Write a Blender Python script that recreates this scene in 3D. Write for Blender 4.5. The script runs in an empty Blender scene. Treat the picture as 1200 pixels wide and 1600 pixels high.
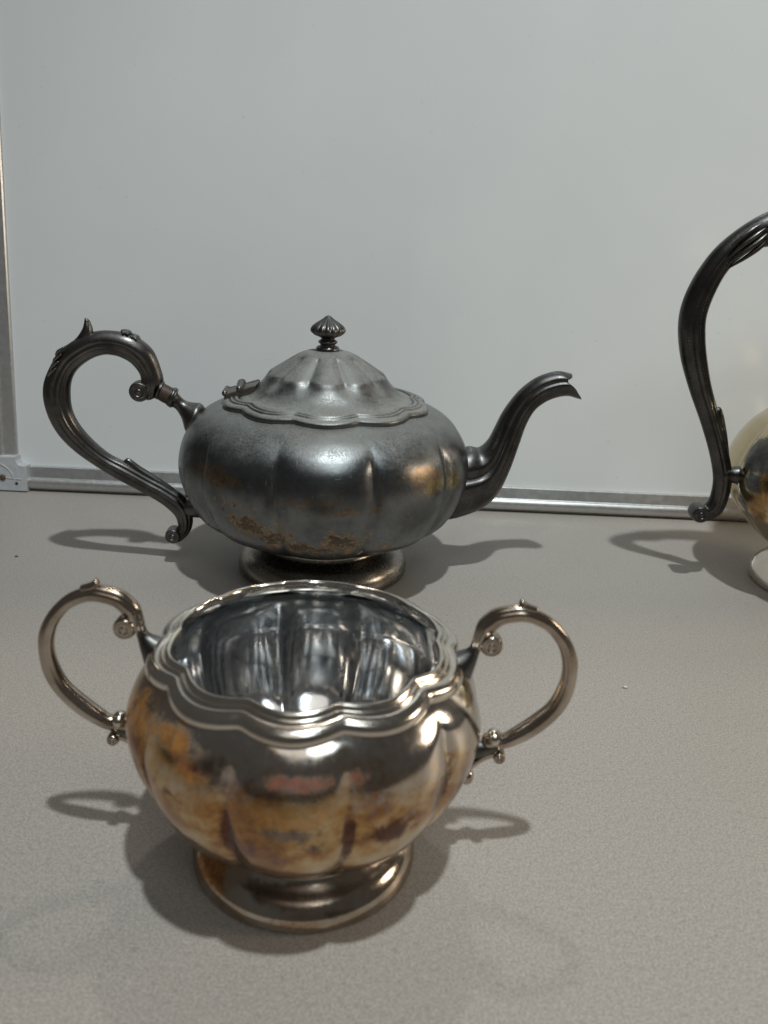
import bpy, math, random
import numpy as np
from mathutils import Vector, Matrix
random.seed(4)
R = math.radians
sc = bpy.context.scene

# ---------------------------------------------------------------- camera
cd = bpy.data.cameras.new("camera")
cam = bpy.data.objects.new("camera", cd)
sc.collection.objects.link(cam)
cd.sensor_fit = 'VERTICAL'
cd.sensor_height = 36.0
cd.sensor_width = 27.0
cd.lens = 29.25
cd.clip_start = 0.01
cd.clip_end = 50
cam.matrix_world = Matrix.Translation((0, 0, 0.185)) @ Matrix.Rotation(R(90 - 19.33), 4, 'X') @ Matrix.Rotation(R(2.72), 4, 'Z')
cd.dof.use_dof = True
cd.dof.focus_distance = 0.40
cd.dof.aperture_fstop = 17.0
sc.camera = cam

# ---------------------------------------------------------------- world: dim even light of an indoor room
w = bpy.data.worlds.new("World")
sc.world = w
w.use_nodes = True
bg = w.node_tree.nodes['Background']
bg.inputs[0].default_value = (1.0, 0.965, 0.93, 1)
bg.inputs[1].default_value = 0.068

# ---------------------------------------------------------------- lamps
def lamp(name, kind, loc, energy, color, size, target=None):
    l = bpy.data.lights.new(name, kind)
    l.energy = energy
    l.color = color
    o = bpy.data.objects.new(name, l)
    sc.collection.objects.link(o)
    o.location = loc
    if kind == 'AREA':
        l.shape = 'DISK'
        l.size = size
    else:
        l.shadow_soft_size = size
    if target is not None:
        d = Vector(target) - Vector(loc)
        o.rotation_euler = d.to_track_quat('-Z', 'Y').to_euler()
    return o
main = lamp("ceiling_lamp", 'SPOT', (0.19, -0.24, 2.0), 107, (0.89, 0.975, 1.0), 0.035, (0.14, 0.42, 0.0))
main.data.spot_size = R(46)
main.data.spot_blend = 1.0
lamp("room_lamp", 'AREA', (1.12, 0.31, 0.44), 3.6, (1.0, 0.84, 0.66), 0.34, (0, 0.3, 0.05))
lamp("back_lamp", 'AREA', (0.0, 1.33, 2.05), 4.0, (1.0, 0.90, 0.80), 0.10, (0, 0.2, 0))
lamp("far_lamp", 'AREA', (0.40, -0.96, 1.6), 3.2, (0.82, 0.94, 1.0), 0.55, (0, 0.3, 0.0))

panel = lamp("ceiling_panel", 'AREA', (0.0, -1.2, 2.1), 3.6, (1.0, 0.95, 0.88), 1.3, (0, -1.1, 0))
vs = sc.view_settings
vs.view_transform = 'Standard'
vs.look = 'None'
vs.exposure = 0.0
vs.gamma = 1.0
vs.use_curve_mapping = False

# ================================================================ helpers
col = sc.collection

def link(name, verts, faces, mat, parent=None, smooth=True, attrs=None):
    me = bpy.data.meshes.new(name)
    me.from_pydata([tuple(map(float, v)) for v in verts], [], [tuple(f) for f in faces])
    me.validate()
    if smooth:
        me.polygons.foreach_set('use_smooth', [True] * len(me.polygons))
    if mat is not None:
        me.materials.append(mat)
    if attrs:
        for k, a in attrs.items():
            at = me.attributes.new(k, 'FLOAT', 'POINT')
            at.data.foreach_set('value', np.asarray(a, dtype=np.float32))
    me.update()
    o = bpy.data.objects.new(name, me)
    col.objects.link(o)
    if parent is not None:
        o.parent = parent
    return o

def empty(name, loc, rz=0, label=None, cat=None, group=None):
    o = bpy.data.objects.new(name, None)
    col.objects.link(o)
    o.empty_display_size = 0.02
    o.location = loc
    o.rotation_euler = (0, 0, rz)
    if label:
        o['label'] = label
    if cat:
        o['category'] = cat
    if group:
        o['group'] = group
    return o

def catmull(P, n):
    P = np.asarray(P, float)
    P = np.vstack([2 * P[0] - P[1], P, 2 * P[-1] - P[-2]])
    out = []
    for i in range(1, len(P) - 2):
        a, b, c, d = P[i - 1], P[i], P[i + 1], P[i + 2]
        for s in np.linspace(0, 1, n, endpoint=False):
            out.append(.5 * ((2 * b) + (c - a) * s + (2 * a - 5 * b + 4 * c - d) * s * s + (3 * b - a - 3 * c + d) * s ** 3))
    out.append(P[-2])
    return np.array(out)

def lathe(name, prof, mat, parent=None, seg=240, mod=None, sub=6, closed=False, stains=None, scale=0.001, center=(0, 0)):
    """prof: list of (r, z) in mm. mod(phi, r, z, i/n) -> (radial factor, dz). phi measured from -Y towards +X."""
    pr = catmull(prof, sub) if sub > 1 else np.asarray(prof, float)
    n = len(pr)
    ph = np.arange(seg) * 2 * math.pi / seg
    verts = []
    for i, (r, z) in enumerate(pr):
        r = max(r, 0.0)
        if mod:
            f, dz = mod(ph, r, z, i / (n - 1))
        else:
            f, dz = np.ones(seg), np.zeros(seg)
        rr = r * f
        verts.append(np.stack([rr * np.sin(ph) + center[0], -rr * np.cos(ph) + center[1], z + dz + 0 * ph], 1))
    verts = np.concatenate(verts) * scale
    faces = []
    m = n if closed else n - 1
    for i in range(m):
        a = i * seg
        b = ((i + 1) % n) * seg
        for j in range(seg):
            k = (j + 1) % seg
            faces.append((a + j, a + k, b + k, b + j))
    attrs = None
    if stains:
        P = np.tile(np.degrees((ph + math.pi) % (2 * math.pi) - math.pi), n)
        Z = verts[:, 2] / scale
        attrs = {}
        for key, blobs in stains.items():
            v = np.zeros(len(P))
            for (t, z, dt, dz, s) in blobs:
                dd = (P - t + 180) % 360 - 180
                v = np.maximum(v, s * np.exp(-((dd / dt) ** 2 + ((Z - z) / dz) ** 2)))
            attrs[key] = v
    return link(name, verts, faces, mat, parent, True, attrs)

def loft(name, pairs, mat, parent=None, seg=40, sub=6, thick=0.8, thick_fn=None, groove=(), cap0=True, cap1=True, scale=0.001, ridge=None, ycen=0.0, yscale=1.0):
    """pairs: (x1,z1,x2,z2) edge to edge in the local XZ plane, mm; out-of-plane half width = thick*half width."""
    P = catmull(pairs, sub)
    n = len(P)
    A = P[:, :2]
    B = P[:, 2:4]
    C = (A + B) / 2
    W = (A - B) / 2
    hw = np.hypot(W[:, 0], W[:, 1])
    al = np.arange(seg) * 2 * math.pi / seg
    fac = np.ones(seg)
    a2 = np.abs((al + math.pi) % (2 * math.pi) - math.pi)
    for (a0, wd, dp) in groove:
        fac = fac - dp * np.exp(-((a2 - a0) / wd) ** 2)
    verts = []
    def ring(c, wv, hb, k=1.0):
        x = c[0] + wv[0] * np.cos(al) * fac * k
        z = c[1] + wv[1] * np.cos(al) * fac * k
        y = ycen + hb * np.sin(al) * fac * k
        verts.append(np.stack([x, y, z], 1))
    hb = [(thick_fn(i / (n - 1)) if thick_fn else thick * hw[i]) for i in range(n)]
    T = np.gradient(C, axis=0)
    T = T / np.maximum(np.hypot(T[:, 0], T[:, 1])[:, None], 1e-9)
    caps = 5
    if cap0:
        for q in range(caps, 0, -1):
            a = q / caps * math.pi / 2 * 0.98
            ring(C[0] - T[0] * min(hw[0], hb[0]) * math.sin(a) * .8, W[0], hb[0], math.cos(a))
    for i in range(n):
        ring(C[i], W[i], hb[i])
    if cap1:
        for q in range(1, caps + 1):
            a = q / caps * math.pi / 2 * 0.98
            ring(C[-1] + T[-1] * min(hw[-1], hb[-1]) * math.sin(a) * .8, W[-1], hb[-1], math.cos(a))
    m = len(verts)
    V = np.concatenate(verts) * scale
    F = []
    for i in range(m - 1):
        for j in range(seg):
            k = (j + 1) % seg
            F.append((i * seg + j, i * seg + k, (i + 1) * seg + k, (i + 1) * seg + j))
    F.append(tuple(range(seg)))
    F.append(tuple(range((m - 1) * seg, m * seg))[::-1])
    o = link(name, V, F, mat, parent)
    return o

def tube(name, pts, rad, mat, parent=None, seg=16, sub=5, scale=0.001):
    """round tube through 3-D points (mm) with a radius for each point"""
    Q = catmull([tuple(p) + (r,) for p, r in zip(pts, rad)], sub)
    n = len(Q)
    C = Q[:, :3]
    T = np.gradient(C, axis=0)
    T /= np.maximum(np.linalg.norm(T, axis=1)[:, None], 1e-9)
    ref = np.array([0, 1, 0.0])
    al = np.arange(seg) * 2 * math.pi / seg
    rows = []
    def ring(c, t, r):
        u = np.cross(t, ref)
        if np.linalg.norm(u) < 1e-3:
            u = np.cross(t, [1, 0, 0])
        u /= np.linalg.norm(u)
        v = np.cross(t, u)
        rows.append(c + r * (np.cos(al)[:, None] * u + np.sin(al)[:, None] * v))
    for q in (4, 3, 2, 1):
        a = q / 4 * math.pi / 2 * .97
        ring(C[0] - T[0] * Q[0, 3] * math.sin(a), T[0], Q[0, 3] * math.cos(a))
    for i in range(n):
        ring(C[i], T[i], Q[i, 3])
    for q in (1, 2, 3, 4):
        a = q / 4 * math.pi / 2 * .97
        ring(C[-1] + T[-1] * Q[-1, 3] * math.sin(a), T[-1], Q[-1, 3] * math.cos(a))
    m = len(rows)
    F = []
    for i in range(m - 1):
        for j in range(seg):
            k = (j + 1) % seg
            F.append((i * seg + j, i * seg + k, (i + 1) * seg + k, (i + 1) * seg + j))
    F.append(tuple(range(seg)))
    F.append(tuple(range((m - 1) * seg, m * seg))[::-1])
    return link(name, np.concatenate(rows) * scale, F, mat, parent)

def volute(name, cx, cz, rad, half, mat, parent, scale=0.001):
    """rounded scroll end: a short drum across the plane, a spiral coil and a boss on its faces"""
    q = [(0.0, 1.02), (.22, 1.0), (.30, .93), (.38, .92), (.46, .99), (.60, 1.0), (.66, .97), (.72, .97), (.80, 1.0), (.92, .92), (1.0, .62)]
    prof = [(rad * a, -half * b) for a, b in q] + [(rad * 1.02, 0)] + [(rad * a, half * b) for a, b in q[::-1]]
    pr = catmull(prof, 3)
    seg = 32
    ph = np.arange(seg) * 2 * math.pi / seg
    V = []
    for r, y in pr:
        V.append(np.stack([cx + max(r, 0) * np.cos(ph), y + 0 * ph, cz + max(r, 0) * np.sin(ph)], 1))
    V = np.concatenate(V) * scale
    F = []
    for i in range(len(pr) - 1):
        for j in range(seg):
            k = (j + 1) % seg
            F.append((i * seg + j, i * seg + k, (i + 1) * seg + k, (i + 1) * seg + j))
    return link(name, V, F, mat, parent)

def blob(name, c, rx, ry, rz, mat, parent, seg=20, rings=12, rot=0.0, scale=0.001, lobes=0, amp=0.0):
    V, F = [], []
    for i in range(rings + 1):
        t = math.pi * i / rings
        for j in range(seg):
            p = 2 * math.pi * j / seg
            k = 1 + amp * math.cos(lobes * p) * math.sin(t)
            x, y, z = rx * math.sin(t) * math.cos(p) * k, ry * math.sin(t) * math.sin(p) * k, rz * math.cos(t)
            x, z = x * math.cos(rot) + z * math.sin(rot), -x * math.sin(rot) + z * math.cos(rot)
            V.append(((c[0] + x) * scale, (c[1] + y) * scale, (c[2] + z) * scale))
    for i in range(rings):
        for j in range(seg):
            k = (j + 1) % seg
            F.append((i * seg + j, i * seg + k, (i + 1) * seg + k, (i + 1) * seg + j))
    return link(name, V, F, mat, parent)

def extrude(name, prof, x0, x1, mat, parent, axis='X', smooth=False):
    """closed profile of (depth y, height z) swept along X (or up Z with profile (depth y, across x))"""
    n = len(prof)
    V = []
    for x in (x0, x1):
        for (a, b) in prof:
            V.append((x, a, b) if axis == 'X' else (b, a, x))
    F = [(i, (i + 1) % n, n + (i + 1) % n, n + i) for i in range(n)]
    F += [tuple(range(n))[::-1], tuple(range(n, 2 * n))]
    return link(name, V, F, mat, parent, smooth)

# ================================================================ materials
def newmat(name):
    m = bpy.data.materials.new(name)
    m.use_nodes = True
    nt = m.node_tree
    return m, nt, nt.nodes['Principled BSDF']

class N:
    def __init__(s, nt):
        s.nt = nt
        s.tc = nt.nodes.new('ShaderNodeTexCoord')
    def noise(s, scale, detail=4, rough=.55, vec=None, dist=0.0):
        n = s.nt.nodes.new('ShaderNodeTexNoise')
        n.inputs['Scale'].default_value = scale
        n.inputs['Detail'].default_value = detail
        n.inputs['Roughness'].default_value = rough
        n.inputs['Distortion'].default_value = dist
        s.nt.links.new(vec if vec is not None else s.tc.outputs['Object'], n.inputs['Vector'])
        return n.outputs['Fac']
    def mapping(s, scale, rot=(0, 0, 0)):
        n = s.nt.nodes.new('ShaderNodeMapping')
        n.inputs['Scale'].default_value = scale
        n.inputs['Rotation'].default_value = rot
        s.nt.links.new(s.tc.outputs['Object'], n.inputs['Vector'])
        return n.outputs['Vector']
    def ramp(s, x, a, b, lo=0.0, hi=1.0):
        n = s.nt.nodes.new('ShaderNodeMapRange')
        n.interpolation_type = 'SMOOTHSTEP'
        for i, v in ((1, a), (2, b), (3, lo), (4, hi)):
            n.inputs[i].default_value = v
        s.nt.links.new(x, n.inputs[0])
        return n.outputs[0]
    def math(s, op, a, b=None):
        n = s.nt.nodes.new('ShaderNodeMath')
        n.operation = op
        for i, v in enumerate((a, b)):
            if v is None:
                continue
            if isinstance(v, (int, float)):
                n.inputs[i].default_value = v
            else:
                s.nt.links.new(v, n.inputs[i])
        return n.outputs[0]
    def mix(s, f, a, b):
        n = s.nt.nodes.new('ShaderNodeMix')
        n.data_type = 'RGBA'
        if isinstance(f, (int, float)):
            n.inputs['Factor'].default_value = f
        else:
            s.nt.links.new(f, n.inputs['Factor'])
        for k, v in ((6, a), (7, b)):
            if isinstance(v, tuple):
                n.inputs[k].default_value = v + (1,) if len(v) == 3 else v
            else:
                s.nt.links.new(v, n.inputs[k])
        return n.outputs[2]
    def mixf(s, f, a, b):
        n = s.nt.nodes.new('ShaderNodeMix')
        n.data_type = 'FLOAT'
        s.nt.links.new(f, n.inputs[0])
        for k, v in ((2, a), (3, b)):
            if isinstance(v, (int, float)):
                n.inputs[k].default_value = v
            else:
                s.nt.links.new(v, n.inputs[k])
        return n.outputs[0]
    def attr(s, name):
        n = s.nt.nodes.new('ShaderNodeAttribute')
        n.attribute_name = name
        return n.outputs['Fac']
    def geo_normal_z(s):
        g = s.nt.nodes.new('ShaderNodeNewGeometry')
        x = s.nt.nodes.new('ShaderNodeSeparateXYZ')
        s.nt.links.new(g.outputs['Normal'], x.inputs[0])
        return x.outputs['Z']
    def bump(s, h, strength, dist=0.001):
        n = s.nt.nodes.new('ShaderNodeBump')
        n.inputs['Strength'].default_value = strength
        n.inputs['Distance'].default_value = dist
        s.nt.links.new(h, n.inputs['Height'])
        return n.outputs['Normal']
    def stainmask(s, name, noise, k=0.9, a=0.35, b=0.6):
        """blob attribute broken up by noise"""
        t = s.math('ADD', s.attr(name), s.math('MULTIPLY', s.math('SUBTRACT', noise, 0.5), k))
        return s.math('MULTIPLY', s.ramp(t, a, b), s.ramp(s.attr(name), 0.02, 0.22))

def metal(name, base, base2, rough, dust=0.0, dustcol=(.36, .36, .33), bumpk=0.06, scratches=True, bare=None, wear=None, tones=None, spots=None, stains=(), nscale=60, scratch_amt=.08):
    m, nt, b = newmat(name)
    g = N(nt)
    big = g.noise(nscale, 5, .6)
    fine = g.noise(nscale * 12, 4, .65)
    c = g.mix(g.ramp(big, .35, .68), base, base2)
    r = g.math('ADD', g.math('MULTIPLY', g.math('SUBTRACT', fine, .5), .22), rough)
    r = g.math('ADD', r, g.math('MULTIPLY', g.math('SUBTRACT', big, .5), .18))
    fine2 = g.noise(nscale * 7, 6, .7, dist=.6)
    metalv = None
    ns = g.math('ADD', g.math('MULTIPLY', g.noise(nscale * 3.2, 6, .68), .55), g.math('MULTIPLY', g.noise(nscale * 11, 6, .72, dist=.4), .45))
    if tones:
        # continuous tarnish film: gold to rust to purple-brown by thickness
        key, stops = tones
        rp_ = nt.nodes.new('ShaderNodeValToRGB')
        tn = g.math('ADD', g.math('MULTIPLY', g.noise(nscale * 1.5, 7, .62, dist=.35), .7), g.math('MULTIPLY', g.noise(nscale * 6, 6, .7), .3))
        nt.links.new(tn, rp_.inputs[0])
        el = rp_.color_ramp.elements
        while len(el) < len(stops):
            el.new(.5)
        for e_, (p_, cc) in zip(el, stops):
            e_.position = p_
            e_.color = cc + (1,)
        c = g.mix(g.stainmask(key, ns, 1.4, .18, .75), c, rp_.outputs[0])
    for (key, colr, rr, k, mt, op, *ex) in stains:
        var, ta, tb = ex if ex else (.32, .35, .6)
        mk = g.math('MULTIPLY', g.stainmask(key, ns, k, ta, tb), op)
        colv = g.mix(g.ramp(fine2, .36, .64), tuple(x * (1 - var) for x in colr), tuple(min(1, x * (1 + var)) for x in colr))
        c = g.mix(mk, c, colv)
        r = g.mixf(mk, r, rr)
        if mt < 1:
            mm = g.mixf(mk, 1.0 if metalv is None else metalv, mt)
            metalv = mm
    if spots:
        sp = g.ramp(g.noise(nscale * 5, 3, .5), .66, .76)
        c = g.mix(g.math('MULTIPLY', sp, .55), c, spots)
        r = g.mixf(sp, r, min(1, rough + .25))
    if wear:
        gg = nt.nodes.new('ShaderNodeNewGeometry')
        c = g.mix(g.math('MULTIPLY', g.ramp(g.math('ADD', gg.outputs['Pointiness'], g.math('MULTIPLY', g.math('SUBTRACT', ns, .5), .12)), .515, .60), .8), c, wear)
    hgt = fine
    if scratches:
        sv = g.noise(160, 3, .6, vec=g.mapping((1, 1, 14), (.35, .2, .3)))
        sv2 = g.noise(130, 3, .6, vec=g.mapping((13, 1, 1), (.1, .9, .5)))
        s1 = g.ramp(g.math('MAXIMUM', sv, sv2), .68, .74)
        r = g.math('ADD', r, g.math('MULTIPLY', s1, scratch_amt))
        hgt = g.math('SUBTRACT', fine, g.math('MULTIPLY', s1, .5))
        if bare:
            c = g.mix(g.math('MULTIPLY', s1, .6), c, bare)
    if dust > 0:
        up = g.geo_normal_z()
        dn = g.noise(nscale * 1.6, 6, .7)
        grain = g.noise(nscale * 24, 3, .75)
        d = g.ramp(g.math('ADD', up, g.math('MULTIPLY', g.math('SUBTRACT', dn, .5), .8)), .35, 1.05, 0, dust)
        d = g.math('MULTIPLY', d, g.ramp(grain, .32, .62, .40, 1.0))
        c = g.mix(d, c, dustcol)
        r = g.mixf(d, r, .85)
        metalv = g.mixf(d, 1.0 if metalv is None else metalv, 0.0)
    nt.links.new(c, b.inputs['Base Color'])
    nt.links.new(r, b.inputs['Roughness'])
    if metalv is None:
        b.inputs['Metallic'].default_value = 1.0
    else:
        nt.links.new(metalv, b.inputs['Metallic'])
    nt.links.new(g.bump(hgt, bumpk, 0.0006), b.inputs['Normal'])
    return m

def plain(name, colr, rough, metallic=0.0, scale=200, var=.12, bumpk=.05):
    m, nt, b = newmat(name)
    g = N(nt)
    n1 = g.noise(scale, 4, .6)
    nt.links.new(g.mix(g.ramp(n1, .3, .7), tuple(x * (1 - var) for x in colr), tuple(min(1, x * (1 + var)) for x in colr)), b.inputs['Base Color'])
    nt.links.new(g.math('ADD', g.math('MULTIPLY', g.math('SUBTRACT', n1, .5), .2), rough), b.inputs['Roughness'])
    b.inputs['Metallic'].default_value = metallic
    nt.links.new(g.bump(n1, bumpk, .0005), b.inputs['Normal'])
    return m

def table_mat():
    m, nt, b = newmat("speckled_laminate")
    g = N(nt)
    sp = g.noise(1500, 2, .6)
    sp2 = g.noise(520, 3, .6)
    big = g.noise(9, 4, .55)
    c = g.mix(g.ramp(sp, .32, .68), (.285, .256, .226), (.445, .404, .362))
    c = g.mix(g.math('MULTIPLY', g.ramp(sp2, .55, .75), .35), c, (.53, .485, .435))
    c = g.mix(g.math('MULTIPLY', g.ramp(sp2, .46, .28), .40), c, (.20, .178, .156))
    c = g.mix(g.math('MULTIPLY', g.ramp(big, .4, .7), .14), c, (.32, .285, .25))
    scr = g.ramp(g.noise(30, 3, .6, vec=g.mapping((1, 26, 1), (0, 0, .6))), .70, .74)
    c = g.mix(g.math('MULTIPLY', scr, .10), c, (.52, .49, .45))
    spk = g.ramp(g.noise(260, 2, .5), .74, .78)
    c = g.mix(g.math('MULTIPLY', spk, .35), c, (.16, .145, .13))
    nt.links.new(c, b.inputs['Base Color'])
    smear = g.noise(22, 5, .6, dist=.5)
    nt.links.new(g.math('ADD', g.ramp(sp2, .3, .7, .40, .56), g.ramp(smear, .35, .7, -.06, .08)), b.inputs['Roughness'])
    b.inputs['Specular IOR Level'].default_value = .35
    nt.links.new(g.bump(sp2, .10, .0004), b.inputs['Normal'])
    return m

def board_mat():
    m, nt, b = newmat("whiteboard_enamel")
    g = N(nt)
    big = g.noise(5, 4, .55)
    streak = g.noise(6, 4, .6, vec=g.mapping((1, 1, .18), (0, .35, 0)))
    dots = g.ramp(g.noise(420, 1, .4), .79, .82)
    c = g.mix(g.ramp(big, .3, .7), (.745, .765, .765), (.795, .81, .80))
    c = g.mix(g.math('MULTIPLY', g.ramp(streak, .5, .75), .55), c, (.70, .72, .715))
    c = g.mix(g.math('MULTIPLY', dots, .25), c, (.35, .35, .35))
    nt.links.new(c, b.inputs['Base Color'])
    nt.links.new(g.ramp(streak, .3, .7, .13, .26), b.inputs['Roughness'])
    b.inputs['Specular IOR Level'].default_value = .5
    return m

M_TABLE = table_mat()
M_BOARD = board_mat()
M_ALU = plain("brushed_aluminium", (.56, .56, .55), .38, .85, 300, .05)
M_CAP = plain("grey_plastic", (.50, .51, .52), .42, 0, 300, .06)
M_DARK = plain("dark_recess", (.03, .028, .026), .7, 0)
M_RUSTY = plain("rusty_screw", (.16, .11, .08), .6, .6, 900, .4)

M_PEWTER = metal("tarnished_pewter", (.190, .200, .205), (.105, .110, .113), .31, bare=(.40, .42, .43), dust=.60, dustcol=(.33, .325, .295), bumpk=.10, spots=(.10, .075, .05), nscale=48,
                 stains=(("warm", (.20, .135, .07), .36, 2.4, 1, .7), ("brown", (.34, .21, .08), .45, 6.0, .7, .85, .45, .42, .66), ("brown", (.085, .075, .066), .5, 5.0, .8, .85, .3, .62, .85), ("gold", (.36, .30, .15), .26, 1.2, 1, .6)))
M_LID = metal("dusty_pewter", (.20, .202, .200), (.12, .122, .122), .36, dust=.9, dustcol=(.33, .325, .295), bumpk=.10, nscale=55)
M_PEWDARK = metal("dark_pewter", wear=(.30, .27, .235), base=(.150, .142, .132), base2=(.085, .082, .080), rough=.32, dust=.25, dustcol=(.22, .225, .225), bumpk=.10, nscale=80)
M_SPOUT = metal("black_pewter", wear=(.20, .19, .175), base=(.105, .10, .095), base2=(.060, .058, .056), rough=.30, dust=.30, dustcol=(.22, .225, .225), bumpk=.10, nscale=80)
M_PEWFOOT = metal("worn_pewter_foot", (.30, .275, .235), (.25, .225, .195), .27, bumpk=.05, nscale=50)
M_INSUL = plain("brown_insulator", (.060, .036, .023), .5, 0, 500, .25)
M_SILVER = metal("tarnished_silver", (.62, .59, .55), (.54, .49, .43), .14, bumpk=.035, nscale=38, scratch_amt=.12,
                 tones=("amber", ((.36, (.17, .085, .085)), (.44, (.33, .16, .065)), (.50, (.49, .30, .13)), (.56, (.58, .42, .235)), (.66, (.63, .54, .42)))),
                 stains=(("tan", (.42, .245, .095), .20, 2.6, 1, .55, .22, .35, .85), ("orange", (.46, .20, .05), .40, 2.4, .35, .9, .3, .28, .85), ("red_reflection", (.44, .14, .095), .30, 2.6, .4, .8, .25, .28, .8),
                         ("teal_reflection", (.15, .145, .15), .22, 2.6, 1, .75, .25, .28, .8), ("dark", (.11, .045, .030), .32, 2.2, 1, .95, .3, .24, .7)))  # red and teal are reflections painted into the colour, the rest is tarnish
M_SILVIN = metal("bright_silver", (.80, .82, .84), (.70, .70, .69), .13, bumpk=.03, nscale=40, spots=(.20, .16, .12))
M_SILVRIM = metal("polished_silver", (.72, .68, .62), (.62, .56, .48), .16, bumpk=.03, nscale=60)
M_SILVHAN = metal("brown_silver", (.52, .45, .38), (.34, .27, .205), .20, bumpk=.05, nscale=90)
M_SILVFOOT = metal("toned_silver_foot", (.58, .52, .44), (.42, .33, .235), .13, bumpk=.035, nscale=70,
                   stains=(("orange", (.40, .17, .05), .30, 1.1, 1, .9), ("dark", (.10, .055, .035), .3, .9, 1, .8)))
M_JUG = metal("cream_silver", (.62, .53, .36), (.50, .40, .24), .14, bumpk=.03, nscale=26,
              stains=(("orange", (.38, .20, .06), .28, 1.0, 1, .85), ("dark", (.13, .135, .14), .5, 1.0, 1, .9)))
M_CRUMB = plain("pale_crumb", (.70, .68, .62), .8)
M_CRUMBD = plain("dark_crumb", (.09, .085, .08), .8)

# ================================================================ the setting: table
def table():
    x0, x1, y0, y1, t, bv = -.75, .85, -.16, .80, .030, .003
    V = []
    for (z, i) in ((-t, 0), (-bv, 0), (-bv * .3, bv * .3), (0, bv)):
        V += [(x0 + i, y0 + i, z), (x1 - i, y0 + i, z), (x1 - i, y1 - i, z), (x0 + i, y1 - i, z)]
    F = [(3, 2, 1, 0), (12, 13, 14, 15)]
    for k in range(3):
        for j in range(4):
            F.append((k * 4 + j, k * 4 + (j + 1) % 4, k * 4 + 4 + (j + 1) % 4, k * 4 + 4 + j))
    o = link("table_top", V, F, M_TABLE, None, False)
    o['kind'] = 'structure'
table()

# ================================================================ whiteboard leaning at the back
wb = empty("whiteboard", (-.2665, .5345, .0008), 0, "large white board in aluminium frame leaning upright behind the silverware", "whiteboard")
wb.rotation_euler = (R(-6.4), 0, R(.55))
BW, BH = .90, .56
RW = .0165
link("panel", [(RW - .002, .006, RW - .002), (BW - RW + .002, .006, RW - .002), (BW - RW + .002, .006, BH - RW + .002), (RW - .002, .006, BH - RW + .002),
               (RW - .002, .012, RW - .002), (BW - RW + .002, .012, RW - .002), (BW - RW + .002, .012, BH - RW + .002), (RW - .002, .012, BH - RW + .002)],
     [(0, 1, 2, 3), (7, 6, 5, 4), (0, 4, 5, 1), (1, 5, 6, 2), (2, 6, 7, 3), (3, 7, 4, 0)], M_BOARD, wb, False)
# rail section: (depth, height from the outer edge); rounded bead outside, flat band inside
def railprof():
    p = [(.014, .0), (.004, .0)]
    for k in range(9):
        a = math.pi * (.5 * k / 8)
        p.append((.004 - .0052 * math.sin(a), .0050 - .0045 * math.cos(a)))
    for k in range(1, 7):
        a = math.pi * (.5 * k / 6)
        p.append((.0012 - .0024 * math.cos(a), .0050 + .0036 * math.sin(a)))
    p += [(.0016, .0090), (.0030, .0158), (.0038, .0165), (.014, .0165)]
    return p
rp = railprof()
CAPL = .0225
extrude("frame_rail", rp, CAPL, BW - CAPL, M_ALU, wb)
extrude("frame_rail", [(a, BH - b) for a, b in rp][::-1], CAPL, BW - CAPL, M_ALU, wb)
extrude("frame_rail", rp[::-1], CAPL, BH - CAPL, M_ALU, wb, 'Z')
extrude("frame_rail", [(a, BW - b) for a, b in rp], CAPL, BH - CAPL, M_ALU, wb, 'Z')
def corner_cap(sx, sz, ox, oz):
    # rounded L-shaped plastic corner: outline in (across, up), bevelled front
    arc = [(.0245, .0), (.0245, .0172), (.0215, .0175), (.0193, .0185), (.0180, .0205), (.0176, .0235), (.0, .0235)]
    out = []
    for k in range(7):
        a = math.pi / 2 * k / 6
        out.append((.005 - .005 * math.sin(a), .005 - .005 * math.cos(a)))
    pts = [(.0245, -.0004), *[(x - .0004, z - .0004) for x, z in out], (-.0004, .0235), (.0176, .0235), (.0180, .0205), (.0193, .0185), (.0215, .0175), (.0245, .0172)]
    c = np.mean(pts, axis=0)
    rows = []
    for dep, k in ((.0145, 1.0), (-.0008, 1.0), (-.0020, .985), (-.0024, .95)):
        rows += [(ox + sx * (c[0] + (x - c[0]) * k), dep, oz + sz * (c[1] + (z - c[1]) * k)) for x, z in pts]
    n = len(pts)
    F = []
    for r in range(3):
        for j in range(n):
            q = (r * n + j, r * n + (j + 1) % n, (r + 1) * n + (j + 1) % n, (r + 1) * n + j)
            F.append(q)
    F += [tuple(range(n)), tuple(range(3 * n, 4 * n))[::-1]]
    o = link("corner_cap", rows, F, M_CAP, wb, False)
    if sx > 0 and sz > 0:
        # raised quarter ring, screw and pin holes on the visible corner
        ring = []
        for k in range(13):
            a = math.pi / 2 * k / 12
            ring.append((ox + (.0015 + .0150 * math.cos(a)) , -.0024, oz + .0050 + .0140 * math.sin(a)))
        tube("moulded_rib", [(x * 1000, y * 1000, z * 1000) for x, y, z in ring], [.5] * 13, M_CAP, o, 8, 2)
        tube("moulded_rib", [(9.5, -2.4, 8.6), (21.0, -2.4, 7.9)], [.42, .42], M_CAP, o, 8, 3)
        def disc(name, x, z, r, mat, d0, d1):
            V = [(x + r * k * math.cos(a), d, z + r * k * math.sin(a)) for d, k in ((-.0018, 1), (d0, 1), (d1, .6)) for a in [2 * math.pi * j / 16 for j in range(16)]]
            F = [(r_ * 16 + j, r_ * 16 + (j + 1) % 16, (r_ + 1) * 16 + (j + 1) % 16, (r_ + 1) * 16 + j) for r_ in range(2) for j in range(16)] + [tuple(range(32, 48))]
            link(name, V, F, mat, o)
        disc("screw_head", .0085, .0088, .0021, M_RUSTY, -.0030, -.0033)
        disc("pin_hole", .0052, .0168, .0010, M_DARK, -.00255, -.0026)
        disc("pin_hole", .0176, .0050, .0011, M_DARK, -.00255, -.0026)
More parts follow.
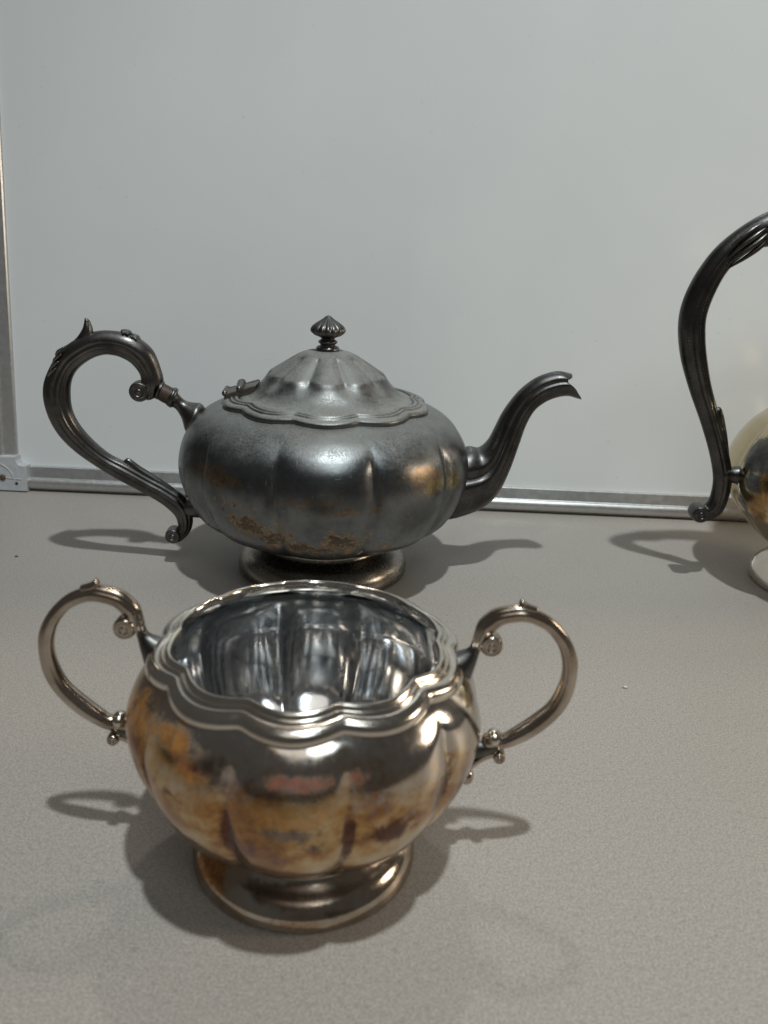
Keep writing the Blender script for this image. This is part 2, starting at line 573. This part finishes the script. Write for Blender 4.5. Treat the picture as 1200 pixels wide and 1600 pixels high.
corner_cap(1, 1, 0, 0)
corner_cap(-1, 1, BW, 0)
corner_cap(1, -1, 0, BH)
corner_cap(-1, -1, BW, BH)

# ================================================================ fluting
def cusp(ph, n=10, soft=.02):
    """0 at the middle of a lobe, 1 in the groove between two lobes; a lobe faces -Y"""
    return 1 - np.sqrt(np.cos(ph * n / 2) ** 2 + soft) + (math.sqrt(1 + soft) - 1)

def band(z, a, b, c, d):
    def ss(t):
        t = min(max(t, 0), 1)
        return t * t * (3 - 2 * t)
    return ss((z - a) / (b - a)) * (1 - ss((z - c) / (d - c)))

# ================================================================ teapot
tea = empty("teapot", (-.0330, .4324, 0), R(4.5), "dark tarnished dusty teapot with domed lid and curved spout behind the bowl", "teapot")
def tea_mod(ph, r, z, t):
    k = band(z, 14, 30, 70, 90)
    c = np.clip(cusp(ph, 10, .003), 0, 1)
    return 1 - k * (.036 * c ** 1.5 + .026 * c ** 8), 0 * ph
tea_prof = [(33, 18.4), (39, 19.8), (48.5, 23.4), (57.4, 27.8), (64.3, 31.6), (69.6, 37.5), (75.0, 49.0), (77.3, 61), (75.4, 72.5), (71.4, 80), (65.0, 86.2), (58.5, 90.0), (52, 92.2), (46, 93.0)]
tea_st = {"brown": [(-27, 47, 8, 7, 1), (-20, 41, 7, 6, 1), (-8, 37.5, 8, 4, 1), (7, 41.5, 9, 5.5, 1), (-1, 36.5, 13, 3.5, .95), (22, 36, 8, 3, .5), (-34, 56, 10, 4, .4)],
          "warm": [(-44, 68, 16, 6, .85), (-5, 62, 18, 3.5, .55), (40, 70, 13, 8, .75), (10, 58, 20, 3, .5)],
          "gold": [(44, 65, 9, 4.5, .8), (58, 64, 6, 7, .7)]}
lathe("body", tea_prof, M_PEWTER, tea, 320, tea_mod, 8, stains=tea_st)
lathe("foot", [(30, 19.5), (33.2, 17.6), (33.6, 16.2), (34.6, 14.8), (38.0, 13.2), (42.0, 11.2), (45.2, 8), (46.5, 4.6), (46.7, 2.2), (46.0, .2), (42, .0), (38, 4)], M_PEWFOOT, tea, 160, None, 5)

lid = lathe("lid", [(46.5, 94.8), (44.5, 96.4), (41.0, 97.4), (38.0, 99.2), (35.2, 102.0), (33.0, 105.0), (31.6, 107.2), (30.2, 108.6), (26.4, 111.0), (20.6, 114.7), (15.8, 117.6), (12.4, 119.2), (9, 119.9), (4, 120.2), (0.2, 120.3)],
            M_LID, tea, 300, lambda ph, r, z, t: (1 - .135 * band(z, 101, 108.2, 116, 119.6) * np.clip(cusp(ph, 10, .02), 0, 1) ** 1.3, 0 * ph), 7)
def rim_mod(amp):
    def f(ph, r, z, t):
        c = np.clip(cusp(ph, 10, .004), 0, 1)
        return 1 - amp * c, .7 * c
    return f
lathe("lid_rim", [(49.5, 91.6), (52.6, 90.8), (54.4, 92.0), (54.3, 93.8), (52.6, 95.0), (51.5, 94.9), (50.9, 95.1), (50.2, 96.0), (49.4, 96.0), (48.9, 95.6), (48.3, 96.3), (47.5, 96.8), (46.6, 96.5), (45.8, 95.6), (45.0, 94.0)],
      M_LID, lid, 300, rim_mod(.060), 4)
kn = lathe("knob", [(6.2, 119.6), (6.1, 121.2), (5.4, 122.2), (4.0, 122.8), (3.9, 123.4), (4.8, 124.1), (4.9, 124.9), (4.0, 125.6), (3.4, 126.2), (4.4, 127.0), (7.0, 128.0), (8.8, 129.5), (9.0, 130.9), (8.0, 132.6), (6.0, 134.2), (4.1, 135.4), (2.5, 136.5), (1.4, 137.4), (.3, 137.9)],
           M_PEWDARK, lid, 144, lambda ph, r, z, t: (1 - .10 * band(z, 126.3, 129, 135, 137.4) * np.clip(cusp(ph, 16, .02), 0, 1), 0 * ph), 5)

# hinge on the lid's edge, handle side
def hinge():
    V, F = [], []
    def box(pts):
        b = len(V)
        V.extend(pts)
        F.extend([tuple(b + i for i in q) for q in ((0, 1, 2, 3), (7, 6, 5, 4), (0, 4, 5, 1), (1, 5, 6, 2), (2, 6, 7, 3), (3, 7, 4, 0))])
    for s in (-1, 1):
        y0, y1 = 0.7 * s, 9.0 * s
        box([(-53.5, y0, 94.0), (-36.0, y0, 97.4), (-37.0, y1, 97.0), (-52.5, y1, 93.6), (-53.2, y0, 98.6), (-34.5, y0, 103.8), (-36.2, y1, 102.6), (-52.0, y1, 97.2)])
    o = link("hinge", [(x * .001, y * .001, z * .001) for x, y, z in V], F, M_PEWDARK, tea, False)
    bv = o.modifiers.new("bevel", 'BEVEL')
    bv.width = .0007
    bv.segments = 2
    tube("hinge_pin", [(-44.5, -9.4, 100.6), (-44.5, 0, 101.6), (-44.5, 9.4, 100.6)], [1.7, 2.0, 1.7], M_PEWDARK, o, 14)
    tube("hinge_knuckle", [(-52.2, -6.5, 97.4), (-52.2, 6.5, 97.4)], [1.6, 1.6], M_PEWDARK, o, 14)
hinge()

# handle
TEA_HANDLE = [(-86.6, 95.7, -94.1, 92.9), (-84.2, 100.8, -95.4, 97.9), (-84.9, 106.5, -95.9, 104.5), (-88.5, 116.6, -100.0, 110.1), (-94.6, 122.4, -105.1, 113.0), (-101.6, 125.4, -109.0, 113.9), (-112.6, 126.2, -113.4, 113.9),
              (-122.2, 123.8, -119.9, 111.5), (-134.3, 115.8, -126.7, 106.3), (-142.4, 103.8, -130.3, 100.5), (-145.3, 93.8, -131.7, 93.0), (-144.2, 82.9, -131.2, 84.2), (-139.8, 72.4, -127.7, 76.2), (-132.3, 63.5, -121.3, 68.2),
              (-122.2, 55.5, -113.5, 61.4), (-111.0, 48.2, -104.6, 56.8), (-98.7, 41.3, -94.0, 50.4), (-88.0, 34.7, -83.3, 44.4), (-81.4, 28.4, -75.0, 38.2), (-79.7, 23.4, -71.5, 28.2), (-79.9, 21.5, -73.1, 18.8), (-81.7, 20.5, -79.4, 12.5), (-83.9, 19.5, -84.9, 14.8)]
GRV = ((1.55, .10, .14), (2.15, .13, .13))
th = loft("handle", TEA_HANDLE, M_PEWDARK, tea, 56, 8, .86, None, GRV)
volute("scroll", -96.2, 96.0, 5.2, 4.6, M_PEWDARK, th)
volute("scroll", -82.2, 16.8, 4.2, 4.4, M_PEWDARK, th)
loft("thumb_spike", [(-129, 119.6, -127, 116), (-125.8, 122.8, -122.6, 118), (-123.2, 126.6, -118.6, 121.6), (-122.2, 129.4, -118.0, 126.0), (-121.8, 131.2, -118.9, 129.8)], M_PEWDARK, th, 24, 5, .95)
for k, (cx, cz) in enumerate(((-101.5, 125.6), (-97.4, 123.4))):
    blob("rosette", (cx, 0, cz), 2.6, 4.2, 1.5, M_PEWDARK, th, 30, 10, R(24 if k else 14), lobes=6, amp=.16)
for k in range(4):
    a = (-141.2 + 1.6 * k, 103.5 + 3.6 * k)
    for s in (-1, 1):
        tube("leaf_vein", [(a[0] - .4, s * 1.0, a[1] - 3.5), (a[0] + 1.2, s * 4.0, a[1] + .5), (a[0] + 4.6, s * 5.1, a[1] + 3.4)], [.5, .95, .4], M_PEWDARK, th, 10, 4)
loft("leaf", [(-107.5, 57.5, -106.5, 54), (-104.2, 59.6, -104.2, 54), (-98, 55.2, -100, 48), (-90, 50.0, -93, 42), (-83, 45.0, -85, 38), (-77, 40, -80, 34)], M_PEWDARK, th, 28, 5, .62, None, ((1.2, .15, .12),))
loft("mount", [(-77.5, 36, -80.5, 30), (-74, 37.5, -76.5, 27.5), (-66, 38.5, -68, 27)], M_PEWDARK, th, 28, 4, .8)
# socket from the body to the handle
sk = loft("handle_socket", [(-66.0, 90.5, -73.5, 75.0), (-69.5, 90.6, -74.3, 77.2), (-72.5, 91.2, -75.5, 82.0), (-74.5, 92.4, -77.6, 86.0), (-76.3, 94.2, -79.6, 87.8), (-77.6, 96.0, -81.6, 87.6)], M_PEWDARK, tea, 40, 5, .95, cap1=False)
loft("collar", [(-76.8, 97.2, -80.9, 87.8), (-78.0, 98.2, -82.2, 88.3), (-79.2, 98.0, -83.2, 89.2)], M_PEWDARK, sk, 36, 4, 1.0, cap0=False, cap1=False)
loft("insulator", [(-78.8, 97.6, -82.6, 89.2), (-81.5, 99.0, -85.6, 90.7), (-84.4, 100.5, -88.6, 92.6)], M_INSUL, sk, 36, 4, .95, cap0=False, cap1=False)
loft("collar", [(-83.6, 101.0, -87.8, 91.8), (-84.8, 101.6, -89.0, 92.4)], M_PEWDARK, sk, 36, 3, .98, cap0=False, cap1=False)

# spout: open, ribbed, with a pouring lip
def spout():
    S = [(62.0, 66.2, 57.0, 29.5), (77.0, 70.8, 70.4, 29.8), (83.4, 70.7, 87.1, 36.3), (88.0, 75.3, 95.7, 45.5), (91.1, 82.7, 101.0, 58.8), (93.9, 89.7, 104.7, 72.7), (97.8, 96.6, 107.7, 84.4), (103.1, 103.5, 111.4, 92.1),
         (110.0, 109.3, 116.6, 96.8), (117.1, 112.5, 122.3, 99.4), (123.0, 113.6, 127.9, 100.7), (128.7, 112.6, 132.1, 100.5)]
    B = [17, 15.5, 13, 11, 9.4, 8.2, 7.4, 6.8, 6.4, 6.4, 6.8, 7.2]
    P = catmull([s + (b,) for s, b in zip(S, B)], 8)
    n, seg = len(P), 64
    al = np.arange(seg) * 2 * math.pi / seg
    a2 = np.abs((al + math.pi) % (2 * math.pi) - math.pi)
    rows = []
    for inner in (False, True):
        rng = range(n) if not inner else range(n - 1, n - 34, -1)
        for i in rng:
            A, Bp, hb = P[i, :2], P[i, 2:4], P[i, 4]
            C, W = (A + Bp) / 2, (A - Bp) / 2
            t = i / (n - 1)
            fac = 1 - .17 * np.exp(-((a2 - 1.25) / .13) ** 2) - .13 * np.exp(-((a2 - 2.0) / .13) ** 2)
            if inner:
                k = 1 - 1.15 / max(np.hypot(*W), 1)
                fac = fac * k
            T = P[min(i + 1, n - 1), :2] + P[min(i + 1, n - 1), 2:4] - P[max(i - 1, 0), :2] - P[max(i - 1, 0), 2:4]
            T = T / np.hypot(*T)
            # the mouth: lower lip runs on, sides are cut back
            e = max(0.0, (t - .82) / .18) ** 2
            push = e * (4.2 * np.exp(-((a2 - math.pi) / .95) ** 2) - 3.6 * np.exp(-((a2 - 1.15) / .42) ** 2) + .6 * np.exp(-(a2 / .6) ** 2))
            drop = e * (-1.0 * np.exp(-((a2 - math.pi) / .9) ** 2))
            x = C[0] + W[0] * np.cos(al) * fac + T[0] * push
            z = C[1] + W[1] * np.cos(al) * fac + T[1] * push + drop
            y = hb * np.sin(al) * fac
            rows.append(np.stack([x, y, z], 1))
    m = len(rows)
    V = np.concatenate(rows) * .001
    F = [(i * seg + j, i * seg + (j + 1) % seg, (i + 1) * seg + (j + 1) % seg, (i + 1) * seg + j) for i in range(m - 1) for j in range(seg)]
    F.append(tuple(range((m - 1) * seg, m * seg))[::-1])
    return link("spout", V, F, M_SPOUT, tea)
spout()

# ================================================================ sugar bowl
bowl = empty("sugar_bowl", (-.0196, .2093, 0), 0, "open two-handled silver sugar bowl with orange tarnish and scalloped rim in front", "sugar bowl")
def bowl_mod(ph, r, z, t):
    k = band(z, 11, 24, 57, 68)
    c = np.clip(cusp(ph, 10, .003), 0, 1)
    return 1 - k * (.036 * c ** 1.4 + .024 * c ** 8), 0 * ph
bowl_st = {"amber": [(0, 40, 60, 24, 1.0), (-60, 44, 40, 26, 1.0), (50, 40, 40, 20, .75), (-42, 60, 18, 6, .9)],
           "tan": [(-8, 48, 40, 17, .62), (20, 46, 26, 16, .55), (-48, 47, 26, 18, .68), (0, 53, 14, 3.0, .8), (60, 48, 26, 16, .42)],
           "orange": [(-5, 46, 45, 14, .44), (-62, 60, 14, 8, .7), (-38, 63, 12, 3.6, .95), (-50, 62, 8, 4, .8), (-30, 58, 9, 4, .75), (-52, 52, 8, 6, .6), (-34, 49, 9, 4.5, .55), (8, 56, 15, 3, .45), (-16, 52, 5, 7, .6), (36, 55, 6, 4, .4), (-75, 50, 10, 9, .6)],
           "red_reflection": [(4, 60.2, 12, 2.4, .9), (20, 60.0, 5, 2.6, .5), (-33, 60, 9, 2.5, .5)],  # pinkish reflections of the surroundings, painted into the silver's colour
           "teal_reflection": [(1, 47, 12, 2.6, .85), (7, 42.8, 7, 2.4, .7), (-23, 62, 7, 2.2, .5)],  # dark teal-purple reflections, likewise painted into the colour
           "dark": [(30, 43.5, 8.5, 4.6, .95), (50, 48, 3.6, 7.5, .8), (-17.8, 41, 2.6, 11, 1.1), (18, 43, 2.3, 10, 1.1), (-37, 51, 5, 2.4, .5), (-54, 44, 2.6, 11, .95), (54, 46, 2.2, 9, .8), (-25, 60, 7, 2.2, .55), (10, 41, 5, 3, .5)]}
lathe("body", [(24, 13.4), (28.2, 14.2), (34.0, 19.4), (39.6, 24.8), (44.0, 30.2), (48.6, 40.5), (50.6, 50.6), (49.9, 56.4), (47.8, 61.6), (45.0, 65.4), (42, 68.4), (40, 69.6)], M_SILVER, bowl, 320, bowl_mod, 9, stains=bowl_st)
lathe("inner_wall", [(38.2, 70.6), (39.0, 69.0), (41.5, 66.4), (44.4, 63.4), (46.8, 59.4), (48.2, 54.4), (48.5, 49.8), (46.8, 41), (42.4, 31.2), (38, 26), (32.5, 21.6), (26, 18.4), (16, 16.6), (8, 16.2), (.3, 16.1)], M_SILVIN, bowl, 300,
      lambda ph, r, z, t: (1 - .060 * band(z, 16, 30, 58, 68) * np.clip(cusp(ph, 10, .003), 0, 1) ** 1.6, 0 * ph), 7)
def bowl_rim_mod(ph, r, z, t):
    c = np.clip(cusp(ph, 10, .004), 0, 1)
    inner = min(max((43.0 - r) / 6, 0), 1)
    cs = np.clip(cusp(ph, 10, .03), 0, 1)
    return 1 - (.066 * c * (1 - inner) + .060 * cs * inner), 1.0 * c * (1 - inner) + 1.0 * cs * inner
lathe("rim", [(40.5, 67.8), (42.4, 66.6), (43.9, 66.9), (44.6, 68.2), (44.2, 69.9), (42.9, 71.1), (41.5, 71.5), (41.0, 71.3), (40.7, 71.8), (40.2, 72.3), (39.8, 72.0), (39.5, 72.4), (39.0, 73.1), (38.4, 73.4), (37.7, 73.0), (37.4, 71.8), (37.8, 70.2), (38.6, 69.4)],
      M_SILVRIM, bowl, 320, bowl_rim_mod, 5)
lathe("foot", [(22, 14.2), (26.6, 13.8), (26.2, 12.6), (26.6, 11.4), (28.4, 9.6), (31.2, 7.6), (33.2, 4.8), (33.9, 2.4), (33.9, 1.0), (33.2, .1), (30, .0), (27, 3)], M_SILVFOOT, bowl, 180, None, 5,
      stains={"orange": [(-55, 7, 22, 4, .8), (0, 3, 25, 2.5, .5), (-85, 6, 14, 5, .7)], "dark": [(0, 9, 40, 3.2, .75), (20, 5, 20, 2, .5)]})

BOWL_HANDLE = [(-45.6, 73.4, -50.6, 73.4), (-46.1, 76.7, -51.3, 76.4), (-47.3, 81.0, -52.4, 77.7), (-51.0, 84.7, -54.7, 79.9), (-55.9, 86.3, -58.2, 80.8), (-59.4, 86.6, -60.6, 80.9), (-62.6, 85.6, -63.0, 80.3), (-68.0, 82.8, -66.6, 78.3), (-72.9, 77.8, -69.8, 74.4),
               (-76.2, 71.7, -71.4, 70.3), (-77.1, 66.1, -72.0, 65.6), (-76.6, 59.0, -71.2, 60.6), (-74.4, 53.0, -69.0, 55.3), (-70.0, 47.2, -64.9, 50.9), (-64.7, 42.7, -60.0, 46.6), (-58.9, 39.6, -57.1, 44.6), (-53.5, 39.0, -53.0, 44.6)]
def slim(p, k):
    a, b, c, d = p
    mx, mz = (a + c) / 2, (b + d) / 2
    return (mx + (a - mx) * k, mz + (b - mz) * k, mx + (c - mx) * k, mz + (d - mz) * k)
BOWL_HANDLE = [slim(p, .88) for p in BOWL_HANDLE]
def bowl_handle():
    h = loft("handle", BOWL_HANDLE, M_SILVHAN, bowl, 48, 8, .95, None, ((1.0, .25, .10), (2.1, .25, .10)))
    volute("scroll", -51.4, 74.0, 3.2, 2.7, M_SILVHAN, h)
    loft("ridge_tip", [(-63, 86.0, -62.5, 84.0), (-60.6, 86.9, -60, 84.4), (-59.3, 87.9, -58.2, 86.0), (-58.9, 88.4, -58.5, 87.9)], M_SILVHAN, h, 20, 4, 1.3)
    loft("upper_bracket", [(-46.2, 75.2, -50.2, 74.2), (-45.4, 72.4, -48.6, 71.4), (-43.0, 71.0, -47.8, 67.6), (-38.5, 69.5, -46.6, 62.5)], M_PEWDARK, h, 32, 5, .9)
    blob("bead", (-55.0, 0, 43.2), 2.3, 3.0, 2.5, M_SILVRIM, h, 24, 14)
    loft("lower_bracket", [(-56.5, 42.0, -55.5, 38.0), (-52.5, 41.5, -52.5, 36.5), (-47.0, 42, -47.0, 35)], M_PEWDARK, h, 24, 4, .8)
    loft("leaf", [(-47.2, 33.5, -46.6, 29.5), (-50.6, 36.2, -50.8, 33.6), (-53.6, 38.6, -54.2, 36.0), (-56.4, 39.3, -56.8, 36.4), (-58.2, 38.4, -57.6, 36.2)], M_SILVHAN, h, 28, 6, 1.25, None, ((1.5, .2, .12),))
    volute("leaf_curl", -56.9, 37.3, 1.8, 2.6, M_SILVHAN, h)
    blob("leaf_tip", (-48.0, 0, 29.2), 2.2, 2.4, 2.6, M_SILVHAN, h, 20, 12)
    return h
bh = bowl_handle()
h2 = bh.copy()
col.objects.link(h2)
h2.parent = bowl
h2.rotation_euler = (0, 0, math.pi)
for ch in list(bh.children):
    c2 = ch.copy()
    col.objects.link(c2)
    c2.parent = h2

# ================================================================ coffee pot at the right edge
jug = empty("coffee_pot", (.2580, .438, 0), 0, "cream silver pot with tall black handle cut off by the right edge", "coffee pot")
def jug_mod(ph, r, z, t):
    k = band(z, 20, 40, 85, 108)
    g = np.clip(cusp(ph, 10, .004), 0, 1) ** 2.2
    return 1 - .045 * k * g, 0 * ph
lathe("body", [(26, 19), (34, 21.0), (46, 27), (56, 37), (65.0, 49), (69, 62), (66.5, 76), (59, 89), (48, 99), (40.5, 108), (36, 118), (34, 132), (34.5, 150), (36.5, 168), (39.5, 182), (41.5, 190)], M_JUG, jug, 300, jug_mod, 6,
      stains={"orange": [(-60, 64, 16, 12, 1), (-72, 50, 10, 9, .8), (-50, 55, 10, 16, .7)], "dark": [(-76, 78, 13, 11, 1), (-85, 48, 8, 9, .9), (-62, 84, 14, 8, .8), (-74, 64, 8, 7, .8)]})
lathe("foot", [(24, 21.5), (29, 20.6), (29.5, 18.8), (31.5, 16), (36, 12.8), (41.5, 9.5), (44.6, 6), (45.6, 3), (45.2, .3), (42, 0), (38, 4)], M_SILVRIM, jug, 160, None, 5, stains={"orange": [(160, 8, 10, 4, .5)], "dark": [(150, 8, 10, 4, .5)]})
jl = lathe("lid", [(43, 189), (44, 191), (43, 193.5), (40, 195.5), (34, 200), (26, 209), (17, 214), (8, 216), (.3, 216.5)], M_JUG, jug, 160, None, 5, stains={"orange": [(120, 200, 10, 4, .5)], "dark": [(150, 205, 10, 4, .5)]})
lathe("knob", [(5, 215.5), (4.5, 218), (3.6, 220), (6, 223), (9, 227), (8, 230), (4, 234), (.3, 236)], M_SPOUT, jl, 96, lambda ph, r, z, t: (1 - .1 * np.clip(cusp(ph, 16, .02), 0, 1), 0 * ph), 5)
JUG_HANDLE = [(-36.0, 188.0, -35.5, 166), (-47.5, 199, -47.5, 176), (-63.0, 202.0, -62.9, 182.5), (-78.3, 197.0, -75.0, 180.8), (-90.6, 188.9, -83.6, 178.1), (-101.0, 178.5, -92.4, 168.7), (-108.7, 165.0, -97.2, 157.0), (-112.7, 151.3, -99.3, 145.8), (-112.6, 138.9, -98.2, 135.8), (-108.8, 123.8, -95.3, 124.4),
              (-101.5, 107.2, -90.5, 110.3), (-92.7, 90.2, -83.6, 94.7), (-85.3, 74.1, -76.3, 78.0), (-80.8, 60.3, -71.2, 63.6), (-80.4, 50.3, -70.3, 50.8), (-82.3, 45.2, -73.1, 39.8), (-85.5, 44.0, -81.2, 35.0), (-88.2, 42.0, -86.3, 36.7)]
JUG_HANDLE = [(a + 1.5, b, c + 1.5, d) for a, b, c, d in JUG_HANDLE]
jh = loft("handle", JUG_HANDLE, M_SPOUT, jug, 56, 8, .82, None, GRV)
volute("scroll", -83.8, 40.0, 4.8, 5.4, M_SPOUT, jh)
loft("leaf", [(-84.4, 99.5, -86, 97), (-81.2, 98.0, -85, 92), (-76.5, 86, -81, 82), (-73.0, 74, -77, 70), (-71, 66, -75, 64)], M_SPOUT, jh, 24, 5, .7)
for k, (off, yy) in enumerate(((-4.6, 4.6), (-1.6, 6.3), (1.6, 6.4), (4.6, 4.8))):
    for sd in (-1, 1):
        cx, cz = -84.5 + .6 * off, 182.5 - .8 * off
        tube("leaf_vein", [(cx + 9 - k, sd * (yy - .9), cz + 6.2), (cx + 3, sd * (yy + .1), cz + 2.2), (cx - 3, sd * (yy + .1), cz - 3.0), (cx - 7 - k, sd * (yy - 1.0), cz - 8.6)], [.5, 1.3, 1.1, .35], M_SPOUT, jh, 10, 4)
st = loft("handle_stub", [(-73.5, 67.2, -73.5, 57.6), (-70.5, 66.8, -70.5, 58.2), (-66.5, 67.4, -66.5, 57.4), (-64.5, 68.4, -64.5, 56.2), (-58, 69, -58, 56)], M_SPOUT, jug, 36, 4, .95)
loft("spout", [(40, 110, 50, 62), (66, 112, 72, 80), (80, 138, 92, 116), (90, 166, 101, 152), (102, 184, 110, 172), (112, 190, 117, 180)], M_JUG, jug, 40, 6, .6, None, ((1.4, .15, .1),))

# ================================================================ crumbs on the table
def crumb(name, px, r, mat, label):
    V, F = [], []
    for i in range(6):
        t = math.pi * i / 5
        for j in range(8):
            p = 2 * math.pi * j / 8
            k = r * (1 + random.uniform(-.3, .3))
            V.append((k * 1.5 * math.sin(t) * math.cos(p), k * math.sin(t) * math.sin(p), r * .5 + k * .5 * math.cos(t)))
    for i in range(5):
        for j in range(8):
            F.append((i * 8 + j, i * 8 + (j + 1) % 8, (i + 1) * 8 + (j + 1) % 8, (i + 1) * 8 + j))
    o = link(name, V, F, mat)
    o.location = (px[0], px[1], 0.0002)
    o['label'] = label
    o['category'] = "crumb"
crumb("crumb", (0.107, .314), .0007, M_CRUMB, "tiny pale crumb on the table right of the sugar bowl")
crumb("crumb", (-.202, .4233), .0006, M_CRUMBD, "tiny dark speck on the table below the teapot handle shadow")
